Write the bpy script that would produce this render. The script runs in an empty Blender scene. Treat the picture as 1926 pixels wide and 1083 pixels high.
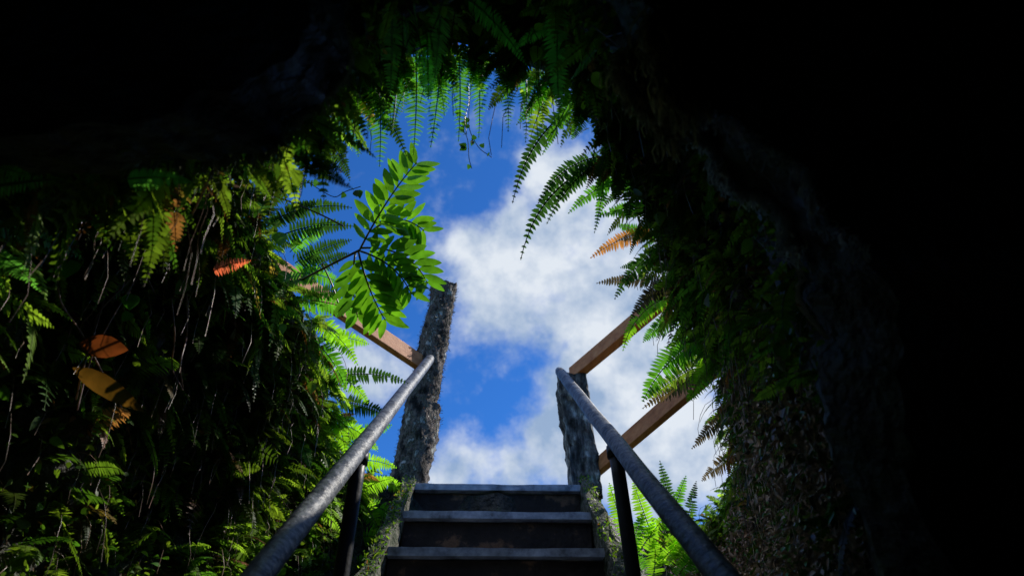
import bpy, math, random
import numpy as np
from mathutils import Vector, noise
random.seed(7); rng=np.random.default_rng(7)
PITCH=math.radians(40); C=math.cos(PITCH); S=math.sin(PITCH); F=1284.0
CX,CY=935.0,541.0
# shaft frame: u across, v perpendicular to the slope, s along the sloping shaft axis
def W(u,v,s):
    return np.stack([np.asarray(u,float)+0*np.asarray(s,float), C*np.asarray(s,float)-S*np.asarray(v,float), S*np.asarray(s,float)+C*np.asarray(v,float)],-1)
def img_pt(x,y,s):   # image pixel coordinates projected to a chosen distance along the shaft
    return W((x-CX)/F*s,(CY-y)/F*s,s)
def nrm(a): 
    return a/np.maximum(np.linalg.norm(a,axis=-1,keepdims=True),1e-9)
scene=bpy.context.scene
UP=np.array([0,0,1.0])

# ---------------- materials
def mat(name):
    m=bpy.data.materials.new(name); m.use_nodes=True; nt=m.node_tree; nt.nodes.clear()
    out=nt.nodes.new('ShaderNodeOutputMaterial'); return m,nt,out
def N(nt,t,**k):
    n=nt.nodes.new(t)
    for a,b in k.items(): setattr(n,a,b)
    return n
def ramp(nt,fac,stops):
    r=nt.nodes.new('ShaderNodeValToRGB'); el=r.color_ramp.elements
    while len(el)<len(stops): el.new(0.5)
    for e,(p,c) in zip(el,stops): e.position=p; e.color=(*c,1)
    nt.links.new(fac,r.inputs[0]); return r.outputs[0]
def rough_mat(name,stops,scale=6,rough=.8,bump=.5,bscale=30,detail=8,metal=0,dist=.02,stretch=None,spec=.3):
    m,nt,out=mat(name); L=nt.links.new
    tc=N(nt,'ShaderNodeTexCoord'); mp=N(nt,'ShaderNodeMapping')
    if stretch: mp.inputs['Scale'].default_value=stretch
    L(tc.outputs['Object'],mp.inputs[0])
    n1=N(nt,'ShaderNodeTexNoise'); n1.inputs['Scale'].default_value=scale; n1.inputs['Detail'].default_value=detail; n1.inputs['Roughness'].default_value=.65
    n2=N(nt,'ShaderNodeTexNoise'); n2.inputs['Scale'].default_value=bscale; n2.inputs['Detail'].default_value=8
    L(mp.outputs[0],n1.inputs[0]); L(mp.outputs[0],n2.inputs[0])
    b=N(nt,'ShaderNodeBsdfPrincipled'); b.inputs['Roughness'].default_value=rough; b.inputs['Metallic'].default_value=metal
    b.inputs['Specular IOR Level'].default_value=spec
    L(ramp(nt,n1.outputs['Fac'],stops),b.inputs['Base Color'])
    bp=N(nt,'ShaderNodeBump'); bp.inputs['Strength'].default_value=bump; bp.inputs['Distance'].default_value=dist
    L(n2.outputs['Fac'],bp.inputs['Height']); L(bp.outputs[0],b.inputs['Normal']); L(b.outputs[0],out.inputs[0])
    return m
def leaf_mat(name,trans=.45,rough=.45,spec=.35,tm=(1.75,1.7,.8)):
    m,nt,out=mat(name); L=nt.links.new
    at=N(nt,'ShaderNodeAttribute',attribute_name='col')
    tc=N(nt,'ShaderNodeTexCoord'); n=N(nt,'ShaderNodeTexNoise'); n.inputs['Scale'].default_value=25; n.inputs['Detail'].default_value=4
    L(tc.outputs['Object'],n.inputs[0])
    r=ramp(nt,n.outputs['Fac'],[(.3,(.55,.6,.5)),(.7,(1.25,1.2,1.1))])
    mx=N(nt,'ShaderNodeMix',data_type='RGBA',blend_type='MULTIPLY'); mx.inputs[0].default_value=1
    L(at.outputs['Color'],mx.inputs[6]); L(r,mx.inputs[7])
    b=N(nt,'ShaderNodeBsdfPrincipled'); b.inputs['Roughness'].default_value=rough; b.inputs['Specular IOR Level'].default_value=spec
    L(mx.outputs[2],b.inputs['Base Color'])
    t=N(nt,'ShaderNodeBsdfTranslucent')
    m2=N(nt,'ShaderNodeMix',data_type='RGBA',blend_type='MULTIPLY'); m2.inputs[0].default_value=1; m2.inputs[7].default_value=(*tm,1)
    L(mx.outputs[2],m2.inputs[6]); L(m2.outputs[2],t.inputs[0])
    ms=N(nt,'ShaderNodeMixShader'); ms.inputs[0].default_value=trans
    L(b.outputs[0],ms.inputs[1]); L(t.outputs[0],ms.inputs[2]); L(ms.outputs[0],out.inputs[0])
    return m
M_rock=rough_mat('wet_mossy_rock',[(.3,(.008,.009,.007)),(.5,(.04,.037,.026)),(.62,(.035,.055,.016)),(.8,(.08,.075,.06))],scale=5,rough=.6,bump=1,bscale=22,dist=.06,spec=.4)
M_shade_rock=rough_mat('shade_darkened_cave_rock',[(.3,(.004,.004,.004)),(.8,(.014,.014,.014))],scale=5,rough=.9,bump=1,bscale=22,dist=.05,spec=.08)  # darker copy of the cave rock; shade behind the lip put into its colour
M_ground=rough_mat('forest_ground',[(.3,(.02,.03,.01)),(.6,(.04,.07,.02)),(.8,(.08,.06,.04))],scale=3,rough=.95,bump=1)
M_pipe=rough_mat('weathered_galvanised_pipe',[(.38,(.012,.014,.017)),(.46,(.05,.055,.065)),(.55,(.14,.15,.165)),(.62,(.055,.06,.07)),(.7,(.34,.34,.34))],scale=16,rough=.5,bump=.8,bscale=50,metal=0,dist=.008,spec=.45)
M_dark=rough_mat('dark_painted_steel',[(.4,(.008,.009,.012)),(.7,(.03,.032,.04))],scale=14,rough=.45,bump=.3,bscale=50,dist=.004)
M_bark=rough_mat('lichened_log',[(.38,(.012,.011,.009)),(.46,(.07,.055,.045)),(.52,(.2,.16,.13)),(.57,(.05,.045,.03)),(.64,(.5,.48,.42))],scale=18,rough=.9,bump=1,bscale=45,dist=.03,stretch=(1,1,.5))
M_timber=rough_mat('weathered_timber',[(.38,(.02,.02,.02)),(.48,(.08,.075,.07)),(.56,(.18,.175,.16)),(.66,(.5,.49,.45))],scale=20,rough=.9,bump=1,bscale=40,dist=.03,stretch=(1,1,.35))
M_beam=rough_mat('red_brown_planed_wood',[(.3,(.4,.12,.035)),(.5,(.6,.21,.07)),(.7,(.72,.3,.11))],scale=9,rough=.6,bump=.25,bscale=40,dist=.004,stretch=(3,.5,3))
M_stone=rough_mat('mossy_concrete',[(.36,(.02,.03,.012)),(.48,(.06,.07,.04)),(.56,(.18,.17,.14)),(.62,(.04,.05,.025)),(.75,(.38,.36,.31))],scale=20,rough=.9,bump=1,bscale=40,dist=.03)
M_tread=rough_mat('tread_edge_metal',[(.3,(.06,.065,.07)),(.5,(.28,.31,.36)),(.75,(.55,.58,.64))],scale=14,rough=.4,bump=.5,bscale=60,dist=.004,metal=.1,spec=.6)
M_riser=rough_mat('rusty_riser',[(.35,(.012,.010,.009)),(.55,(.035,.026,.02)),(.62,(.2,.11,.06)),(.70,(.03,.022,.018))],scale=5,rough=.75,bump=.7,bscale=30)
M_leaf=leaf_mat('fern_leaf',.52); M_hero=leaf_mat('glossy_leaf',.45,.35,.5,(1.5,1.6,.7)); M_root=leaf_mat('root_fibre',.05,.35,.6); M_pale=leaf_mat('pale_rootlets',.5,.8,.2,(1.2,1.2,1.2))

# ---------------- mesh builder
class MB:
    def __init__(s): s.v=[];s.c=[];s.q=[];s.t=[];s.n=0
    def add(s,v,c,q=None,t=None):
        v=np.asarray(v,float).reshape(-1,3); c=np.broadcast_to(np.asarray(c,float),(len(v),3))
        s.v.append(v);s.c.append(c)
        if q is not None and len(q): s.q.append(np.asarray(q).reshape(-1,4)+s.n)
        if t is not None and len(t): s.t.append(np.asarray(t).reshape(-1,3)+s.n)
        s.n+=len(v)
    def build(s,name,m,smooth=False,parent=None):
        v=np.concatenate(s.v); c=np.concatenate(s.c)
        q=np.concatenate(s.q) if s.q else np.zeros((0,4),int); t=np.concatenate(s.t) if s.t else np.zeros((0,3),int)
        me=bpy.data.meshes.new(name)
        me.vertices.add(len(v)); me.vertices.foreach_set('co',v.ravel())
        li=np.concatenate([q.ravel(),t.ravel()]); me.loops.add(len(li)); me.loops.foreach_set('vertex_index',li.astype(np.int32))
        st=np.concatenate([np.arange(len(q))*4,len(q)*4+np.arange(len(t))*3]); 
        me.polygons.add(len(st)); me.polygons.foreach_set('loop_start',st.astype(np.int32))
        me.update(calc_edges=True); me.validate()
        a=me.color_attributes.new('col','FLOAT_COLOR','POINT')
        a.data.foreach_set('color',np.concatenate([c,np.ones((len(c),1))],1).astype(np.float32).ravel())
        if smooth: me.polygons.foreach_set('use_smooth',[True]*len(me.polygons))
        me.materials.append(m); o=bpy.data.objects.new(name,me); scene.collection.objects.link(o)
        if parent: o.parent=parent
        return o
    def leaves(s,B,D,Sd,L,w,col,prof=((.25,.9),(.7,.7)),droop=.15,fold=0.0):
        n=len(B); D=nrm(D); Sd=nrm(Sd-D*np.sum(Sd*D,-1,keepdims=True)); Nn=np.cross(D,Sd)
        Nn=np.where(Nn[:,2:3]<0,-Nn,Nn)
        L=np.broadcast_to(L,(n,))[:,None]; w=np.broadcast_to(w,(n,))[:,None]
        K=len(prof)
        P=[B]
        for p,h in prof:
            c0=B+D*L*p-UP*L*droop*p*p
            P+= [c0-Sd*w*h+Nn*w*h*fold, c0-Nn*0, c0+Sd*w*h+Nn*w*h*fold]
        P.append(B+D*L-UP*L*droop)
        V=np.stack(P,1); m=V.shape[1]; off=(np.arange(n)*m)[:,None]
        q=[];t=[]
        t+=[(0,2,1),(0,3,2)]
        for k in range(K-1):
            a=1+3*k;b=a+3
            q+=[(a,a+1,b+1,b),(a+1,a+2,b+2,b+1)]
        a=1+3*(K-1); t+=[(a,a+1,m-1),(a+1,a+2,m-1)]
        Q=(np.array(q).ravel()[None]+off).reshape(-1,4) if q else None
        T=(np.array(t).ravel()[None]+off).reshape(-1,3)
        col=np.broadcast_to(np.asarray(col,float),(n,3))
        s.add(V.reshape(-1,3),np.repeat(col,m,0),Q,T)
    def tube(s,P,r,col,n=6,cap=True):
        P=np.asarray(P,float); k=len(P); r=np.broadcast_to(r,(k,))
        T=nrm(np.gradient(P,axis=0)); ref=np.array([.3,.2,.93]) if abs(T[0][2])<.9 else np.array([1,0,0.])
        A=nrm(np.cross(T,ref)); Bn=np.cross(T,A)
        an=np.linspace(0,2*math.pi,n,endpoint=False)
        V=P[:,None]+r[:,None,None]*(np.cos(an)[None,:,None]*A[:,None]+np.sin(an)[None,:,None]*Bn[:,None])
        q=[(i*n+j,i*n+(j+1)%n,(i+1)*n+(j+1)%n,(i+1)*n+j) for i in range(k-1) for j in range(n)]
        V=V.reshape(-1,3); t=[]
        if cap:
            V=np.concatenate([V,P[:1],P[-1:]]); 
            t=[(k*n,(j+1)%n,j) for j in range(n)]+[(k*n+1,(k-1)*n+j,(k-1)*n+(j+1)%n) for j in range(n)]
        s.add(V,col,q,t)

def bez(p0,p1,p2,n):
    t=np.linspace(0,1,n)[:,None]; return (1-t)**2*p0+2*t*(1-t)*p1+t*t*p2

def frond(mb,base,ctrl,tip,wid,npair,col,side=None,lacy=False,ratio=.2,tilt=.35):
    P=bez(base,ctrl,tip,14); seg=np.linalg.norm(np.diff(P,axis=0),axis=1).sum()
    col=np.asarray(col,float)
    mb.tube(P,np.linspace(.0035,.0012,14)*min(1.3,max(.5,seg/.35)),col*.6+np.array([.015,.008,0]),n=3,cap=False)
    tt=np.linspace(.07,.985,npair); Q=(1-tt[:,None])**2*base+2*tt[:,None]*(1-tt[:,None])*ctrl+tt[:,None]**2*tip
    T=nrm(2*(1-tt[:,None])*(ctrl-base)+2*tt[:,None]*(tip-ctrl))
    if side is None: side=np.cross(T[npair//2],UP)
    Sd=nrm(side[None]-T*np.sum(side[None]*T,-1,keepdims=True))
    env=np.minimum(1,(tt/.18)**.6*.45+.55)*np.clip((1-tt)/.55,0,1)**.75+.05
    if lacy: env=np.minimum(1,.5+tt*2.2)*np.clip((1-tt)/.8,0,1)**.8+.04
    for sg in (-1,1):
        jit=rng.normal(0,.07,(npair,3))
        D=nrm(Sd*sg+T*tilt+jit); L=wid*env*rng.uniform(.85,1.08,npair)
        keep=rng.random(npair)>.03; 
        c=col[None]*rng.uniform(.75,1.25,(npair,1))
        if not lacy:
            sp=seg/npair
            mb.leaves(Q[keep],D[keep],T[keep],L[keep],(np.minimum(sp*.45,L*.3)+.0005)[keep],c[keep],prof=((.12,1.),(.65,.72)),droop=.18)
        else:
            m=9; f=np.linspace(.08,.97,m)
            BB=(Q[:,None]+D[:,None]*(L[:,None,None]*f[None,:,None])-UP*(L[:,None,None]*.12*f[None,:,None]**2)).reshape(-1,3)
            LL=(L[:,None]*ratio*1.35*np.clip(1.05-f[None],.1,1)+.001).ravel()
            cc=np.repeat(c,m,0)
            for s2 in (-1,1):
                DD=nrm(T[:,None]*s2+D[:,None]*.5+np.zeros((1,m,1))).reshape(-1,3)
                mb.leaves(BB,DD,np.repeat(D,m,0),LL,np.repeat(L/m*.5,m),cc,prof=((.3,1.),),droop=.1)
            mb.leaves(Q,D,T,L,L*.04+.0004,c*.8,prof=((.1,1.),(.6,.8)),droop=.12)

# ---------------- cave + ground
rim=[(735,925),(660,880),(615,770),(585,650),(555,560),(510,470),(440,395),(420,350),(510,275),(605,205),(680,140),(780,98),(880,88),(980,115),(1070,170),(1150,270),(1205,380),(1235,480),(1275,580),(1330,670),(1375,780),(1385,900),(1340,995),(1200,985),(1100,945),(935,925),(770,925)]
lip=[(880,-90),(1000,-90),(1080,-40),(1125,20),(1185,120),(1255,190),(1315,270),(1365,330),(1415,390),(1460,440),(1520,540),(1560,640),(1590,760),(1620,900),(1660,1083),(1500,1500),(1300,1800),(935,1850),(500,1800),(-300,1300),(-450,800),(-400,500),(-260,400),(-60,335),(150,322),(370,308),(440,285),(520,250),(605,205),(640,140),(625,70),(610,0),(680,-80)]
NA=288; ang=np.linspace(-math.pi,math.pi,NA,endpoint=False)
def polar(pts):
    a=np.array([math.atan2(CY-y,x-CX) for x,y in pts]); r=np.array([math.hypot(x-CX,y-CY) for x,y in pts])/F
    o=np.argsort(a); a=a[o]; r=r[o]
    a=np.concatenate([a-2*math.pi,a,a+2*math.pi]); r=np.tile(r,3); return np.interp(ang,a,r)
r0=polar(rim); r2=polar(lip)
ca,sa=np.cos(ang),np.sin(ang)
z0=1.50+.38*((1+sa)/2)**.8
s0=z0/(S+C*r0*sa)
s2=np.full(NA,1.35)
adeg=np.degrees(ang); recess=.17+.16*np.exp(-((adeg-38)/26)**2)
NT=70; G=[]
for k in range(NT+1):
    t=k/NT
    rho=(1-t)*r0*s0+t*r2*s2; ss=(1-t)*s0+t*s2
    bul=1+recess*math.sin(math.pi*t)
    floor=np.clip((-sa-.80)/.15,0,1)
    rr=rho*(bul*(1-floor)+floor)
    v=rr*sa - floor*.22*min(1,t*8)
    G.append(W(rr*ca,v,ss))
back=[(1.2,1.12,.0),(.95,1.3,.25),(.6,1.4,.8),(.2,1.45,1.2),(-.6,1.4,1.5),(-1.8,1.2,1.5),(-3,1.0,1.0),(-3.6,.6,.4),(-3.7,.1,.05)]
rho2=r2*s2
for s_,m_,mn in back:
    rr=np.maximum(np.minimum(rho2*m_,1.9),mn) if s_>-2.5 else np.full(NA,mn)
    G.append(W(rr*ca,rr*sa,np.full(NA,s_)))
G=np.array(G)
Gd=G.copy()
for k in range(len(G)):
    t=k/NT
    for i in range(NA):
        p=Vector(G[k,i]); fl=max(0,min(1,(-sa[i]-.7)/.2))
        amp=(.14*min(1,.25+t*3) if t<.85 else .08)*(1-fl)
        n=noise.fractal(p*2.3,1.0,2.0,5)+.35*noise.fractal(p*9,1.0,2.0,3)
        ax=W(0,0,max(.2,(S*p.z+C*p.y))); d=np.array(p)-ax; d/=max(np.linalg.norm(d),1e-6)
        Gd[k,i]=G[k,i]+d*n*amp
G=Gd
cb=MB(); R=len(G)
idx=np.arange(R*NA).reshape(R,NA)
q=np.stack([idx[:-1],np.roll(idx[:-1],-1,1),np.roll(idx[1:],-1,1),idx[1:]],-1).reshape(-1,4)
cb.add(G.reshape(-1,3),(.02,.02,.02),q); cw=cb.build('cave_wall',M_rock,smooth=True); cw.data.materials.append(M_shade_rock)
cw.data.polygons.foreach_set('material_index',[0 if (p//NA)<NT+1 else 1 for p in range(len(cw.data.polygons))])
gb=MB(); cen2=np.array([0,2.2]); rings=[G[0]]
dxy=G[0][:,:2]-cen2; dn=dxy/np.linalg.norm(dxy,axis=1,keepdims=True)
for off in (.15,.4,.9,2,5,12,40,120,500):
    xy=G[0][:,:2]+dn*off; z=G[0][:,2]*(1-min(1,off/5))+1.48*min(1,off/5)-.02
    z=z+np.array([noise.noise(Vector((x*.8,y*.8,0)))*.04*min(1,off) for x,y in xy])
    rings.append(np.concatenate([xy,z[:,None]],1))
rings=np.array(rings); idx=np.arange(len(rings)*NA).reshape(-1,NA)
q=np.stack([idx[:-1],idx[1:],np.roll(idx[1:],-1,1),np.roll(idx[:-1],-1,1)],-1).reshape(-1,4)
gb.add(rings.reshape(-1,3),(.03,.05,.02),q); gb.build('ground',M_ground,smooth=True)

# wall sampling
Gw=G[:NT+1]; du=np.roll(Gw,-1,1)-Gw; dv=np.gradient(Gw,axis=0)
nor=nrm(np.cross(du,dv)); area=np.linalg.norm(np.cross(du,dv),axis=-1)
axp=np.zeros_like(Gw); ss=Gw[...,1]*C+Gw[...,2]*S
axp[...,1]=C*ss; axp[...,2]=S*ss
nor=np.where(np.sum(nor*(axp-Gw),-1,keepdims=True)<0,-nor,nor)
vv=-S*Gw[...,1]+C*Gw[...,2]
bx=CX+F*Gw[...,0]/ss; by=CY-F*vv/ss  # wall points in image pixel coordinates
def wall_s(x,y):   # distance at which an image pixel's ray meets the shaft wall
    k=int(np.argmin((bx-x)**2+(by-y)**2)); return float(ss.ravel()[k])
def near_s(x,y):   # nearest wall surface around that image pixel
    d=(bx-x)**2+(by-y)**2; m=d<max(25**2,d.min()*1.5+1); return float(ss[m].min())
def sample(n,dens):
    p=(area*dens).ravel(); p=p/p.sum(); k=rng.choice(len(p),n,p=p); j,i=np.divmod(k,NA)
    P=Gw[j,i]+du[j,i]*rng.uniform(-.5,.5,(n,1))+dv[j,i]*rng.uniform(-.5,.5,(n,1))
    return P,nor[j,i],j/NT,ang[i],bx[j,i],by[j,i]
deg=np.degrees(ang)[None]+0*area; tg=(np.arange(NT+1)/NT)[:,None]+0*area
stairs=(deg<-58)&(deg>-122)
vis=(bx>-200)&(bx<1750)&(by>-120)&(by<1180)
brown=(deg<-14)&(deg>-58)&(tg>.15)
toplip=(deg>25)&(deg<66)&(tg>.5)
ceil_=(deg>66)&(deg<120)&(tg>.3)
dens=np.where(stairs|~vis,0,1.0)
dens=np.where(brown,.3*dens,dens); dens*=np.where(tg>.93,.05,1)*np.where((deg>-12)&(deg<60)&(tg>.6),.6,1)
dens*=np.where((bx<300)&(by>700),.45,1)*np.where(toplip,.15,1)*np.where(ceil_,.25,1)

def green(n,bright=1.0):
    h=rng.uniform(0,1,(n,1))**1.2; a=np.array([.055,.17,.022]); b=np.array([.27,.43,.05]); c=(a*(1-h)+b*h)*rng.uniform(.3,1.15,(n,1))*bright
    d=rng.uniform(0,1,n); c[d>.95]=np.array([.18,.08,.04]); c[(d>.93)&(d<.95)]=np.array([.28,.2,.06]); return c
fern=MB()
NF=3900
P,Nn,T,A,X,Y=sample(NF,dens*(1.5-tg))
cols=green(NF)
clump=np.array([noise.noise(Vector(p*3.1)) for p in P]); cols*=np.clip(1+1.4*clump,.3,1.6)[:,None]
for k in range(NF):
    n=Nn[k]; L=rng.uniform(.07,.23)*(1.1 if abs(A[k])>2.2 else .9)
    tang=rng.normal(0,.55,3); D=nrm(n*rng.uniform(.5,1)+tang+UP*rng.uniform(-.1,.5))
    if D@n<.1: D=nrm(D+n*.6)
    ctrl=P[k]+D*L*.55; tip=P[k]+D*L*.85-UP*L*rng.uniform(.15,.6)
    lac=rng.random()<.07
    frond(fern,P[k]-n*.02,ctrl,tip,L*(rng.uniform(.11,.19) if not lac else .28),int(rng.integers(14,24)) if not lac else 10,cols[k],lacy=lac,side=nrm(np.cross(D,UP)+rng.normal(0,.35,3)))
fern.build('fern_foliage',M_leaf)

cl=MB(); n=14000
P,Nn,T,A,X,Y=sample(n,np.where(stairs|~vis|brown,0,1.0)*np.where(tg>.95,.3,1)*np.where(toplip,.3,1))
D=nrm(Nn+rng.normal(0,.7,(n,3))); 
cl.leaves(P+Nn*rng.uniform(-.01,.06,(n,1)),D,rng.normal(0,1,(n,3)),rng.uniform(.008,.03,n),rng.uniform(.003,.011,n),green(n,.8),droop=.3,prof=((.25,1.),(.65,.8)))
n=1300
P,Nn,T,A,X,Y=sample(n,np.where(stairs|~vis|brown|toplip,0,1.0)*np.where(tg>.9,.2,1)*(1.3-tg))
D=nrm(Nn*.7+rng.normal(0,.6,(n,3))); l=rng.uniform(.02,.045,n)
cl.leaves(P+Nn*rng.uniform(.02,.12,(n,1)),D,np.cross(D,UP)+rng.normal(0,.4,(n,3)),l,l*rng.uniform(.25,.5,n),green(n,1.1),droop=.3,fold=.2,prof=((.08,.6),(.3,1.),(.6,.8),(.85,.35)))
cl.build('creeping_moss_plants',M_leaf)
br=MB(); n=15000
P,Nn,T,A,X,Y=sample(n,np.where(brown&vis,1.0,0)*np.where(tg>.9,.2,1))
D=nrm(Nn*.6+rng.normal(0,.9,(n,3))-UP*.2); c=np.array([[.5,.34,.26]])*rng.uniform(.15,1.8,(n,1)); c[rng.random(n)<.2]=(.1,.3,.04)
br.leaves(P+Nn*rng.uniform(-.01,.14,(n,1)),D,rng.normal(0,1,(n,3)),rng.uniform(.010,.034,n),rng.uniform(.003,.009,n),c,droop=.35,prof=((.25,1.),(.65,.8)),fold=.5)
for k in range(900):
    b=P[k]; d=nrm(Nn[k]+rng.normal(0,.6,3)); l=rng.uniform(.08,.28)
    br.tube(bez(b,b+d*l*.6,b+d*l*.5-UP*l*.9,7)+rng.normal(0,.004,(7,3)),.0013,np.array([.55,.42,.34])*rng.uniform(.3,1.4),n=3,cap=False)
P,Nn,T,A,X,Y=sample(1300,np.where(stairs|~vis|brown,0,1.0)*(1.2-tg))
for k in range(1300):
    b=P[k]; d=nrm(Nn[k]+rng.normal(0,.7,3)); l=rng.uniform(.08,.3)
    br.tube(bez(b,b+d*l*.6,b+d*l*.6-UP*l*.7,6)+rng.normal(0,.004,(6,3)),.0012,np.array([.16,.10,.08])*rng.uniform(.4,1.6),n=3,cap=False)
br.build('dead_fern_roots',M_root)

# ---- individually placed ferns, rooted on the wall
def F2(mb,b,t,wid,npair,col,bow=(0,0),s=None,lacy=False,side=None,cs=1.5,st=None):
    if s is None: s=wall_s(*b)
    st_=st or s-.06
    B=img_pt(b[0],b[1],s); T_=img_pt(t[0],t[1],st_); m=img_pt((b[0]+t[0])/2+bow[0],(b[1]+t[1])/2+bow[1],(s+st_)/2)
    if side is None:
        d=T_-B; side=np.cross(nrm(d),np.array([0,C,S]))+rng.normal(0,.12,3)
    frond(mb,B,m,T_,wid*s/F,npair,np.array(col)*cs,side=side,lacy=lacy,tilt=.3)
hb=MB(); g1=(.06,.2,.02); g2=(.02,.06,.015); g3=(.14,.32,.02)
for b,t,w in [((700,130),(705,318),38),((735,110),(728,250),30),((770,100),(768,295),34),((818,100),(800,280),34),((850,100),(852,268),26),((885,95),(890,260),26),((935,105),(945,248),24),((975,120),(978,268),22),((668,160),(690,262),26),((750,110),(745,215),28),((800,100),(825,220),26),((640,190),(665,300),26),((640,200),(610,290),24),((1000,130),(1010,240),22)]:
    F2(hb,b,t,w,22,g1,bow=(6,-10),lacy=True,cs=1.8)
for _ in range(56):
    a=math.radians(rng.uniform(38,150)); rr=float(np.interp(a,ang,r0))*F; b=(CX+rr*math.cos(a),CY-rr*math.sin(a)-4); l=rng.uniform(45,95)
    F2(hb,b,(b[0]+rng.normal(0,26),b[1]+l),rng.uniform(14,24),18,np.array([g1,g2,g2,g3][rng.integers(0,4)]),bow=(rng.normal(0,12),-5),lacy=rng.random()<.45)
F2(hb,(655,150),(756,298),20,24,g2,bow=(15,-15),cs=.8)
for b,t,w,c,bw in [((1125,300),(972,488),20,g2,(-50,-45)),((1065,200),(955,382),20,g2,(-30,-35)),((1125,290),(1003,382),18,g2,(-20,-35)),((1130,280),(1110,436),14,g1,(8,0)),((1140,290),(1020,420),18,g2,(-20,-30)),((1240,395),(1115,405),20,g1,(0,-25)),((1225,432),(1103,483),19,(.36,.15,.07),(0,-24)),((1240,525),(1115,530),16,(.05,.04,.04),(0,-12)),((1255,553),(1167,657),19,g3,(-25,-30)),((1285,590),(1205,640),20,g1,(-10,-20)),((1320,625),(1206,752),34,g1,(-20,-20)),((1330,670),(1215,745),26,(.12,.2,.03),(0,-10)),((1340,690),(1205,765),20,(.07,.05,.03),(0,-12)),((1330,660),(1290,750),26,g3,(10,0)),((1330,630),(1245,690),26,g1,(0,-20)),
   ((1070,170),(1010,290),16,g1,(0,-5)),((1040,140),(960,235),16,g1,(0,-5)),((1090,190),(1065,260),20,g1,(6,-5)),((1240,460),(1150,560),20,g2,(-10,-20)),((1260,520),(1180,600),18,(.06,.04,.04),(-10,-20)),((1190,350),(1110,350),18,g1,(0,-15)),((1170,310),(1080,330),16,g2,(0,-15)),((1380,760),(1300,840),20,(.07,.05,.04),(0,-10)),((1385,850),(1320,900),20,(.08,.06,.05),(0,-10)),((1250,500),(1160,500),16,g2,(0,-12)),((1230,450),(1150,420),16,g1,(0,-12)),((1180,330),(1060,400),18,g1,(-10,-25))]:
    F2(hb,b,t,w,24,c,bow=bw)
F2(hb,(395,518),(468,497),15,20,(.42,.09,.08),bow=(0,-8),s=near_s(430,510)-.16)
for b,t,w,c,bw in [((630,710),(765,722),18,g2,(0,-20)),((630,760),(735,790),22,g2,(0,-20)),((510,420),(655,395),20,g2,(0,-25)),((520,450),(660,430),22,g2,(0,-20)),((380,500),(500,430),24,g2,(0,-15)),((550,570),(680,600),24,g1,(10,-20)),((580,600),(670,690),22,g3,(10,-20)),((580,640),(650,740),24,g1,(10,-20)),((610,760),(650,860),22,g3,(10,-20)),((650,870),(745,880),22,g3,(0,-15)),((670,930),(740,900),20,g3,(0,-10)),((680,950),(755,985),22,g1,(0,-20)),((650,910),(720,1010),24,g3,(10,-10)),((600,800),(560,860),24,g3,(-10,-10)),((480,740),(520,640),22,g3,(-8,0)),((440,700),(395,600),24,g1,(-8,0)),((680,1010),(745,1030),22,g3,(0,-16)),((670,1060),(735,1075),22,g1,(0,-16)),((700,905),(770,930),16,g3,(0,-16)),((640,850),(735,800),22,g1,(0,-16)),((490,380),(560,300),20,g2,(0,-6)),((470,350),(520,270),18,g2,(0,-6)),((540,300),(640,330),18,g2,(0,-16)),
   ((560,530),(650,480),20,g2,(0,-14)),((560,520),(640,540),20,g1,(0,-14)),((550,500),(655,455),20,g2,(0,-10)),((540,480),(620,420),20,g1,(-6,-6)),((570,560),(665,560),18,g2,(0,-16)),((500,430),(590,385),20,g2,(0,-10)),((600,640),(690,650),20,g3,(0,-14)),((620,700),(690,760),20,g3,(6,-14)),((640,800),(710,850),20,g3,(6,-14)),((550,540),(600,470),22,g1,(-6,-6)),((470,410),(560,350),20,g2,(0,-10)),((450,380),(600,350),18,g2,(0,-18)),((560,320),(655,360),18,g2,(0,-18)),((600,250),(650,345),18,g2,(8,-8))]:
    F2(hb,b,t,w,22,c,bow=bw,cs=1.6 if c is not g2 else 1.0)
for b,t,w,c,bw in [((1180,1010),(1145,905),18,g3,(-5,-10)),((1230,1010),(1190,900),20,g3,(-5,-10)),((1250,1000),(1290,890),18,g1,(5,-10)),((1270,990),(1240,862),16,g2,(0,-10)),((1200,1040),(1260,960),22,g3,(0,-10)),((1240,1060),(1300,1000),22,g3,(0,-10)),((1180,1060),(1210,960),20,g1,(0,-10)),((1290,1000),(1310,900),14,g2,(0,-10)),((1300,1060),(1250,1000),22,g3,(0,-10)),((1210,1075),(1170,1010),22,g1,(0,-10)),((1270,1090),(1330,1020),22,g1,(0,-10)),((1230,1090),(1230,1010),24,g3,(8,-10)),((1320,1080),(1290,980),20,g1,(8,-10))]:
    F2(hb,b,t,w,20,c,bow=bw,s=3.3)
hb.build('hanging_fern',M_leaf)
nb=MB(); g4=(.07,.24,.05)
for b,t,w,bw in [((722,10),(722,182),28,(6,0)),((765,10),(790,130),28,(-6,0)),((815,10),(805,150),28,(4,0)),((860,-5),(978,122),24,(6,-20)),((1036,0),(1042,212),28,(-8,0)),((1030,40),(955,92),18,(0,-10)),((790,60),(795,190),26,(0,0)),((1110,90),(1060,150),18,(0,-8)),((745,0),(755,120),28,(4,0)),((700,40),(705,120),22,(4,0))]:
    F2(nb,b,t,w,26,g4,bow=bw,s=near_s(*b),cs=2.6,st=1.8)
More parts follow.
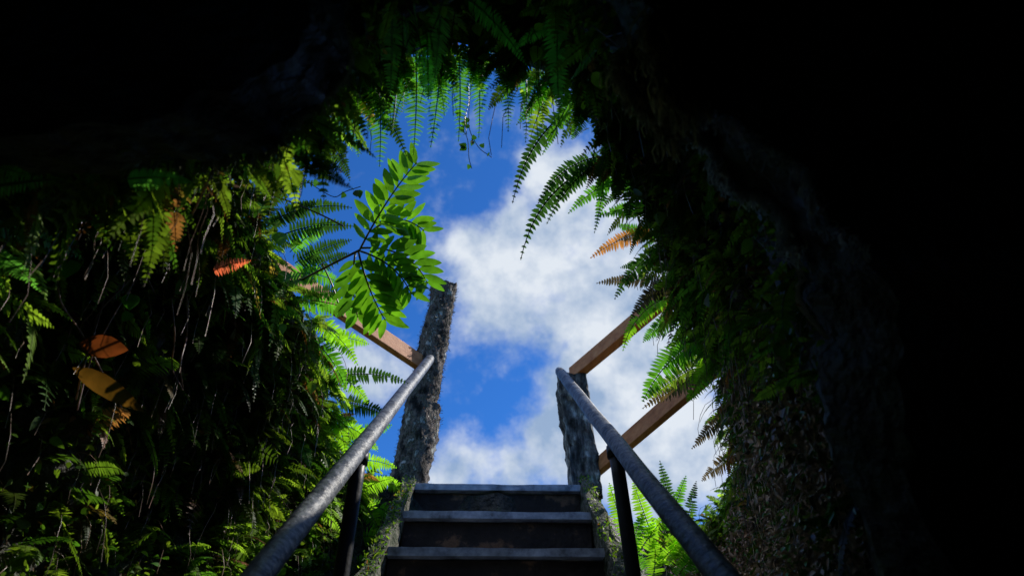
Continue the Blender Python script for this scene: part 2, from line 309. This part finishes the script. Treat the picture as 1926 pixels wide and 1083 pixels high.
for b,t,w,bw in [((-60,420),(202,408),26,(0,-30)),((-60,380),(120,350),22,(0,-10)),((-40,430),(160,500),24,(10,-20)),((60,380),(160,520),18,(20,-20)),((230,350),(355,352),22,(0,-14)),((250,350),(310,420),22,(0,-10)),((-30,480),(80,560),24,(10,-20)),((160,340),(225,400),18,(0,-10)),((0,330),(60,345),14,(0,0))]:
    F2(nb,b,t,w,24,np.array(g4),bow=bw,s=near_s(*b)-.03,cs=1.7,st=near_s(*t)-.18)
nb.build('sword_fern',M_leaf)

# ---- compound-leaf plant
cp=MB()
oval=((.08,.4),(.25,.9),(.5,1.),(.75,.75),(.92,.35))
def comp(b,t,bow,s,nl,L,col,s_t=None):
    B=img_pt(*b,s); Tt=img_pt(*t,s_t or s); m=img_pt((b[0]+t[0])/2+bow[0],(b[1]+t[1])/2+bow[1],s-.05)
    cp.tube(bez(B,m,Tt,16),np.linspace(.004,.0018,16),np.array([.12,.13,.04]),n=5)
    tt=np.linspace(.12,.97,nl)
    Q=(1-tt[:,None])**2*B+2*tt[:,None]*(1-tt[:,None])*m+tt[:,None]**2*Tt
    T=nrm(2*(1-tt[:,None])*(m-B)+2*tt[:,None]*(Tt-m)); Sd=nrm(np.cross(T,np.array([0,C,S])[None]+rng.normal(0,.1,(1,3))))
    LL=L*s/F*np.where(tt<.25,.75,1)*np.clip(1.7-tt*.95,.35,1)
    for sg in (-1,1):
        D=nrm(Sd*sg+T*(.45+.5*tt[:,None])+rng.normal(0,.13,(nl,3))); 
        cp.leaves(Q,D,np.cross(D,np.array([0,C,S]))+rng.normal(0,.3,(nl,3)),LL*rng.uniform(.88,1.1,nl),LL*.165,np.array(col)[None]*rng.uniform(.7,1.35,(nl,1)),prof=oval,droop=.12,fold=.35)
gl=(.12,.29,.02)
SP=2.4
comp((668,478),(775,308),(-2,-22),SP,12,56,gl)
comp((690,440),(790,436),(0,-45),SP+.05,9,50,gl)
comp((672,470),(798,535),(30,-40),SP,10,52,(.09,.24,.02))
comp((668,478),(720,605),(-8,10),SP-.05,10,58,(.12,.3,.02))
comp((662,480),(668,600),(-12,0),SP+.03,8,50,(.08,.22,.02))
comp((672,476),(768,555),(20,-20),SP-.03,9,50,(.10,.26,.02))
cp.tube(bez(img_pt(545,540,wall_s(545,540)),img_pt(620,500,SP+.03),img_pt(670,474,SP),12),.0045,(.1,.08,.04),n=6)
cp.build('compound_leaf_plant',M_hero)

# ---- hanging vines with heart-shaped leaves
vn=MB()
def vine(pts,s,r,col,lc=None,nl=0,ls=14):
    P=np.array([img_pt(x,y,(s if s else near_s(x,y)-.13)+rng.normal(0,.015)) for x,y in pts]); 
    k=len(P); tt=np.linspace(0,k-1,k*6); Pi=np.stack([np.interp(tt,np.arange(k),P[:,a]) for a in range(3)],1)
    for _ in range(5): Pi[1:-1]=(Pi[:-2]+Pi[1:-1]*2+Pi[2:])/4
    vn.tube(Pi,r,col,n=5)
    if nl:
        ii=rng.integers(0,len(Pi),nl); B=Pi[ii]; D=nrm(rng.normal(0,1,(nl,3))-UP*.3); l=ls*s/F*rng.uniform(.7,1.2,nl)
        vn.leaves(B+D*l[:,None]*.3,D,np.cross(D,np.array([0,C,S])),l,l*.45,np.array(lc)[None]*rng.uniform(.6,1.3,(nl,1)),prof=((.05,.6),(.25,1.),(.55,.75),(.8,.35)),droop=.1,fold=.2)
gr=(.05,.06,.03)
vine([(830,95),(850,230),(870,260),(872,300),(878,318)],2.1,.0012,gr,(.03,.1,.02),9)
vine([(880,90),(868,240),(890,280),(915,296)],2.1,.0012,gr,(.03,.1,.02),10)
vine([(500,300),(620,380),(640,365),(670,355)],2.3,.0015,gr,(.03,.09,.02),7,18)
vine([(430,350),(540,385),(600,410),(640,430)],2.4,.003,(.1,.07,.05))
vine([(640,600),(620,540),(600,500)],2.5,.003,(.1,.07,.05))
pk=np.array([.3,.2,.22])
for pts in [[(395,330),(350,430),(300,480),(250,540),(205,620),(170,690),(150,780)],[(185,440),(205,540),(190,600),(160,700),(148,760)],[(110,530),(115,580),(160,640),(180,680),(240,790)],[(320,560),(330,640),(322,700),(345,740)],[(350,560),(352,640),(338,690),(345,735)],[(300,470),(280,500),(180,600),(180,660)],[(265,440),(262,500),(290,560)]]:
    vine(pts,None,.0026,pk*random.uniform(.5,1.1))
for x,y,sz,c in [(188,458,26,(.06,.25,.03)),(137,517,34,(.07,.3,.03)),(247,577,30,(.06,.25,.03)),(328,455,32,(.06,.18,.03)),(350,552,26,(.10,.22,.03)),(245,605,20,(.06,.2,.03)),(185,577,22,(.06,.18,.03)),(535,528,24,(.12,.3,.03)),(465,405,36,(.08,.22,.03)),(520,455,26,(.15,.35,.03)),(385,393,26,(.08,.2,.03))]:
    s_=near_s(x,y)-.15; B=img_pt(x,y-sz/2,s_)[None]; 
    vn.leaves(B,np.array([[.1,.1,-.9]])+rng.normal(0,.25,(1,3)),np.array([[1.,.3,.2]])+rng.normal(0,.25,(1,3)),sz*s_/F*1.1,sz*s_/F*.52,c,prof=((.03,.55),(.12,.9),(.28,1.),(.5,.9),(.72,.58),(.9,.22)),droop=.1,fold=.2)
for (b,t,wd,c) in [((150,655),(245,662),.20,(.13,.03,.015)),((140,700),(278,775),.11,(.11,.05,.015))]:
    s_=min(near_s(*b),near_s(*t))-.15; B=img_pt(*b,s_); E=img_pt(*t,s_-.03); l=float(np.linalg.norm(E-B))
    vn.leaves(B[None],(E-B)[None],np.array([[0,-.4,.9]]),l,l*wd,c,prof=((.06,.35),(.18,.8),(.35,1.),(.55,.95),(.75,.65),(.92,.25)),droop=.05,fold=.35)
vn.build('hanging_vine',M_hero)

# ---- pale rootlets on the right lip of the rock
rt=MB()
la=np.degrees(ang)
for k in range(2800):
    tan=k<1400
    a=rng.uniform(43,62) if tan else rng.uniform(8,50); i=int(np.argmin(np.abs(la-a))); j=int(rng.integers(NT-3,NT+2)); b=G[j,i]+rng.normal(0,.008,3); nn=nor[min(j,NT),i]
    l=rng.uniform(.03,.11) if tan else rng.uniform(.015,.045); d=nrm(nn+rng.normal(0,.5,3))
    rt.tube(bez(b,b+d*l*.6,b+d*l*.5-UP*l*.6,5)+rng.normal(0,.003,(5,3)),.0022 if tan else .0017,np.array([.8,.7,.42] if tan else [.8,.8,.78])*rng.uniform(.6,1.1),n=3,cap=False)
for k in range(9):
    a0=rng.uniform(15,55); js=NT-rng.integers(0,5)
    pts=[]
    for q_ in range(14):
        i=int(np.argmin(np.abs(la-(a0-q_*1.7)))); pts.append(Gw[js,i]+nor[js,i]*.012+rng.normal(0,.004,3))
    rt.tube(np.array(pts),.004,(.6,.55,.45),n=5)
for k in range(900):
    i=int(np.argmin(np.abs(la-rng.uniform(120,160)))); j=int(rng.integers(NT-5,NT+1)); b=Gw[j,i]; l=rng.uniform(.01,.04); d=nrm(nor[j,i]+rng.normal(0,.5,3))
    rt.tube(bez(b,b+d*l*.6,b+d*l*.6-UP*l*.5,4),.0014,np.array([.4,.4,.3])*rng.uniform(.5,1.2),n=3,cap=False)
rt.build('hanging_rootlets',M_pale)

# ---------------- staircase
def empty(name):
    e=bpy.data.objects.new(name,None); scene.collection.objects.link(e); return e
def boxmesh(name,corners8,m,parent,bev=.004,sub=None,nz=0):
    import bmesh
    bm=bmesh.new(); vs=[bm.verts.new(c) for c in corners8]
    for f in ((0,1,2,3),(7,6,5,4),(0,4,5,1),(1,5,6,2),(2,6,7,3),(3,7,4,0)): bm.faces.new([vs[i] for i in f])
    bmesh.ops.recalc_face_normals(bm,faces=bm.faces)
    if sub: bmesh.ops.subdivide_edges(bm,edges=bm.edges,cuts=sub,use_grid_fill=True)
    if nz:
        bm.normal_update()
        for v in bm.verts:
            v.co+=v.normal*(noise.fractal(v.co*14,1,2,4)*nz+noise.noise(v.co*4)*nz)
    me=bpy.data.meshes.new(name); bm.to_mesh(me); bm.free(); me.materials.append(m)
    o=bpy.data.objects.new(name,me); scene.collection.objects.link(o); o.parent=parent
    if bev and not nz:
        b=o.modifiers.new('b','BEVEL'); b.width=bev; b.segments=2
    return o
def xyzbox(x0,x1,y0,y1,z0_,z1):
    return [(x0,y0,z0_),(x1,y0,z0_),(x1,y1,z0_),(x0,y1,z0_),(x0,y0,z1),(x1,y0,z1),(x1,y1,z1),(x0,y1,z1)]
st=empty('staircase'); run=.45*C; rise=.45*S
for k in range(10):
    p=W(0,-1.06,3.69-.45*k); y,z=p[1],p[2]
    boxmesh(f'tread_{k+1}',xyzbox(-.446,.446,y,y+.36,z-.034,z),M_tread,st,.006,sub=16,nz=.0035)
    boxmesh(f'riser_{k+1}',xyzbox(-.444,.444,y+.035,y+.055,z-rise+.001,z-.04),M_riser,st,.002)
for sg,nm in ((-1,'left'),(1,'right')):
    a=sg*.45; b=sg*.505
    def cr(s_,v,u): return tuple(W(u,v,s_))
    x0,x1=min(a,b),max(a,b)
    co=[cr(-.6,-1.36,x0),cr(-.6,-1.36,x1),cr(3.86,-1.36,x1),cr(3.86,-1.36,x0),cr(-.6,-1.045,x0),cr(-.6,-1.045,x1),cr(3.80,-1.045,x1),cr(3.80,-1.045,x0)]
    o=boxmesh('stringer_'+nm,co,M_stone,st,0,sub=34,nz=.02)
mb=MB()
for _ in range(1300):
    sg=rng.choice([-1,1],p=[.65,.35]); s_=rng.uniform(1.6,3.8); b=W(sg*rng.uniform(.44,.51),-1.04+rng.normal(0,.008),s_); d=nrm(rng.normal(0,1,3)+UP*1.2); 
    mb.leaves(b[None],d[None],rng.normal(0,1,(1,3)),rng.uniform(.008,.028),rng.uniform(.002,.006),green(1,.9))
mb.build('moss',M_leaf,False,st)
# ---------------- handrails
def rail(u0,v0,u1,v1,sa_,sb,post_s,lat):
    e=empty('metal_handrail'); m=MB()
    P=np.array([W(u0+(u1-u0)*t,v0+(v1-v0)*t,sa_+(sb-sa_)*t) for t in np.linspace(-.35,1,60)])
    P+=np.array([[noise.noise(Vector(p*3))*.004 for _ in range(3)] for p in P])
    r=np.full(60,.0295); r[-1]=.022; r[-2]=.0285
    m.tube(P,r,(.2,.2,.2),n=20); o=m.build('rail_pipe',M_pipe,True,e)
    for n_,ps in enumerate(post_s):
        t=(ps-sa_)/(sb-sa_); top=W(u0+(u1-u0)*t,v0+(v1-v0)*t-.01,ps)
        k=MB(); bot=top-np.array([lat,0,.82]); k.tube(np.linspace(top,bot,8),.024,(.02,.02,.02),n=16); k.build(f'baluster_{n_+1}',M_dark,True,e)
        k=MB(); k.tube(np.array([top+[0,0,-.05],top+[0,0,-.01]]),.03,(.02,.02,.02),n=16); k.build(f'collar_{n_+1}',M_dark,True,e)
rail(-.465,-.570,-.425,-.438,1.35,4.2,(2.25,.6),0)
rail(.432,-.549,.362,-.498,1.3,4.15,(2.38,.65),-.03)

# ---------------- posts
def log(name,base,top,r,m):
    b=MB(); n=40; k=110
    ax=np.linspace(0,1,k); P=base[None]*(1-ax[:,None])+top[None]*ax[:,None]
    V=[]
    for j in range(k):
        for i in range(n):
            a=2*math.pi*i/n; d=np.array([math.cos(a),math.sin(a),0])
            q_=Vector(P[j]+d*r); rr=r*(1.06-.12*ax[j])*(1+.2*noise.fractal(Vector((q_.x*7,q_.y*7,q_.z*3)),1,2,5)+.14*noise.fractal(q_*34,1,2,3))
            if ax[j]<.36 and math.cos(a)>0.2: rr*=1.2
            V.append(P[j]+d*rr+np.array([0,0,(.03*math.sin(a*2+1)+.02*noise.noise(q_*20)) if j==k-1 else 0]))
    V.append(P[-1]+[0,0,-.01]); 
    q=[(j*n+i,j*n+(i+1)%n,(j+1)*n+(i+1)%n,(j+1)*n+i) for j in range(k-1) for i in range(n)]
    b.add(V,(.1,.1,.1),q,[((k-1)*n+i,(k-1)*n+(i+1)%n,k*n) for i in range(n)])
    e=empty(name); b.build('log',m,False,e)
    mo=MB()
    for _ in range(1900):
        j=int(k*rng.uniform(0,1)**.5)-1; i=rng.integers(0,n); p=np.array(V[j*n+i]); a=2*math.pi*i/n; d=nrm(np.array([math.cos(a),math.sin(a),rng.uniform(-.4,.6)])+rng.normal(0,.4,3)); l=rng.uniform(.004,.022)
        c=np.array([[.14,.16,.06],[.35,.12,.08],[.35,.33,.27]][rng.integers(0,3)])*rng.uniform(.4,1)
        mo.tube(np.array([p,p+d*l]),.0013,c,n=3,cap=False)
    mo.build('moss_tufts',M_root,False,e)
    return e
log('wooden_post',W(-.505,-1.12,3.76),W(-.385,0.0,4.70),.090,M_bark)
e=empty('wooden_post')
b0=W(.50,-1.19,3.80); w=.086; d_=.075
co=[]
H=.82
for z_,sh in ((0,0),(H,-.04)):
    for dx,dy in ((-w,-d_),(w,-d_),(w,d_),(-w,d_)):
        p=b0+np.array([dx+sh,dy,z_]); 
        if z_>0 and dx>0: p[2]-=.012
        co.append(tuple(p))
boxmesh('timber',co,M_timber,e,0,sub=30,nz=.02)

# ---------------- fence rails
def beam(name,A_,B_,hw,ht,parent,m=M_beam):
    A_=np.array(A_);B_=np.array(B_); d=nrm(B_-A_); sd=nrm(np.cross(d,UP)); u=np.cross(sd,d)
    co=[]
    for p in (A_,B_):
        co+= [tuple(p-sd*hw-u*ht),tuple(p+sd*hw-u*ht),tuple(p+sd*hw+u*ht),tuple(p-sd*hw+u*ht)]
    return boxmesh(name,co,m,parent,.004)
fe=empty('wooden_fence'); a=W(-.40,-.545,4.31); beam('top_rail',a,a+nrm(np.array([-.58,-.76,0]))*1.35,.022,.05,fe)
fe2=empty('wooden_fence'); a=W(.47,-.55,4.36); beam('top_rail',a,a+nrm(np.array([.31,-.56,0]))*1.9,.03,.045,fe2)
a=W(.53,-1.10,4.02); beam('lower_rail',a,a+nrm(np.array([.36,-.92,0]))*1.9,.022,.045,fe2)

# ---------------- sun + sky
tosun=Vector((.62,.34,.71)).normalized()
sl=bpy.data.lights.new('sun','SUN'); sl.energy=5; sl.angle=math.radians(.5); sl.color=(1,.95,.86)
so=bpy.data.objects.new('sun',sl); scene.collection.objects.link(so); so.rotation_euler=tosun.to_track_quat('Z','Y').to_euler(); so.location=(5,3,9)
w=bpy.data.worlds.new('World'); scene.world=w; w.use_nodes=True; nt=w.node_tree; nt.nodes.clear(); L=nt.links.new
out=N(nt,'ShaderNodeOutputWorld'); bg=N(nt,'ShaderNodeBackground'); bg.inputs[1].default_value=.15; L(bg.outputs[0],out.inputs[0])
sky=N(nt,'ShaderNodeTexSky',sky_type='NISHITA'); sky.sun_disc=False; sky.sun_elevation=math.asin(tosun.z); sky.sun_rotation=math.atan2(tosun.x,tosun.y); sky.dust_density=.2; sky.ozone_density=3
tint=N(nt,'ShaderNodeMix',data_type='RGBA',blend_type='MULTIPLY'); tint.inputs[0].default_value=1; tint.inputs[7].default_value=(.19,.55,1.04,1)
L(sky.outputs[0],tint.inputs[6])
tc=N(nt,'ShaderNodeTexCoord')
def nz(scale,det,rough=.55):
    n=N(nt,'ShaderNodeTexNoise'); n.inputs['Scale'].default_value=scale; n.inputs['Detail'].default_value=det; n.inputs['Roughness'].default_value=rough; L(tc.outputs['Generated'],n.inputs[0]); return n
def M(op,a,b=None,c=None):
    n=N(nt,'ShaderNodeMath',operation=op)
    for i,x in enumerate((a,b,c)):
        if x is None: continue
        if isinstance(x,(int,float)): n.inputs[i].default_value=x
        else: L(x,n.inputs[i])
    return n.outputs[0]
wn=nz(5,5); sub=N(nt,'ShaderNodeVectorMath',operation='SUBTRACT'); L(wn.outputs['Color'],sub.inputs[0]); sub.inputs[1].default_value=(.5,.5,.5)
sc=N(nt,'ShaderNodeVectorMath',operation='SCALE'); L(sub.outputs[0],sc.inputs[0]); sc.inputs['Scale'].default_value=.10
ad=N(nt,'ShaderNodeVectorMath',operation='ADD'); L(tc.outputs['Generated'],ad.inputs[0]); L(sc.outputs[0],ad.inputs[1])
acc=None
blobs=[(nrm(img_pt(x,y,1.0)),r/F,a) for x,y,r,a in [(1010,515,100,1),(1150,600,140,1),(895,490,75,1),(915,570,75,1),(970,400,60,.8),(1025,300,55,.7),(1080,430,120,1),(1210,780,150,1),(1110,760,90,.9),(1100,840,70,.8),(1000,885,80,1),(850,890,80,.9),(690,700,80,.8),(1120,360,110,.7),(1250,560,170,1),(1270,900,120,.8)]]
blobs+=[(np.array([0,-.1,.995]),.40,1.0),(nrm(np.array([-.85,.2,.5])),.38,1.0),(nrm(np.array([-.5,-.6,.6])),.4,1.),(nrm(np.array([.85,.1,.5])),.35,1.)]  # unseen clouds outside the view, added to bring more skylight into the cave
for dvec,r,a in blobs:
    dn_=N(nt,'ShaderNodeVectorMath',operation='DISTANCE'); L(ad.outputs[0],dn_.inputs[0]); dn_.inputs[1].default_value=tuple(dvec)
    k=M('MULTIPLY_ADD',dn_.outputs['Value'],-a/(r*1.35),a); k=M('MAXIMUM',k,0.0)
    acc=k if acc is None else M('ADD',acc,k)
acc=M('MINIMUM',acc,.85)
fb=nz(8,10,.64); f2=M('MULTIPLY_ADD',fb.outputs['Fac'],2.1,-1.1); fld=M('ADD',acc,f2)
mr=N(nt,'ShaderNodeMapRange',interpolation_type='SMOOTHSTEP'); L(fld,mr.inputs[0]); mr.inputs[1].default_value=.0; mr.inputs[2].default_value=.75; mr.inputs[4].default_value=.97
cb_=nz(9,9,.6); cc=ramp(nt,cb_.outputs['Fac'],[(.38,(.34,.47,.68)),(.6,(.84,.9,.97))])
# cloud brightness raised overhead, out of view, as added fill light for the shaft
sep=N(nt,'ShaderNodeSeparateXYZ'); L(tc.outputs['Generated'],sep.inputs[0])
zb=N(nt,'ShaderNodeMapRange',interpolation_type='SMOOTHSTEP'); L(sep.outputs['Z'],zb.inputs[0]); zb.inputs[1].default_value=.87; zb.inputs[2].default_value=.97; zb.inputs[3].default_value=6.2; zb.inputs[4].default_value=12
cs=N(nt,'ShaderNodeVectorMath',operation='SCALE'); L(cc,cs.inputs[0]); L(zb.outputs[0],cs.inputs['Scale'])
mx=N(nt,'ShaderNodeMix',data_type='RGBA'); L(mr.outputs[0],mx.inputs[0]); L(tint.outputs[2],mx.inputs[6]); L(cs.outputs[0],mx.inputs[7])
L(mx.outputs[2],bg.inputs[0])

# ---------------- camera
cd=bpy.data.cameras.new('camera'); cd.lens=24; cd.sensor_width=36; cd.clip_start=.02; cd.clip_end=2000
cd.dof.use_dof=True; cd.dof.focus_distance=2.8; cd.dof.aperture_fstop=2.8
co_=bpy.data.objects.new('camera',cd); scene.collection.objects.link(co_); co_.location=(0,0,0)
co_.rotation_euler=(math.radians(90)+PITCH,0,-math.radians(1.25)); scene.camera=co_
scene.view_settings.view_transform='Standard'; scene.view_settings.look='None'; scene.view_settings.exposure=0
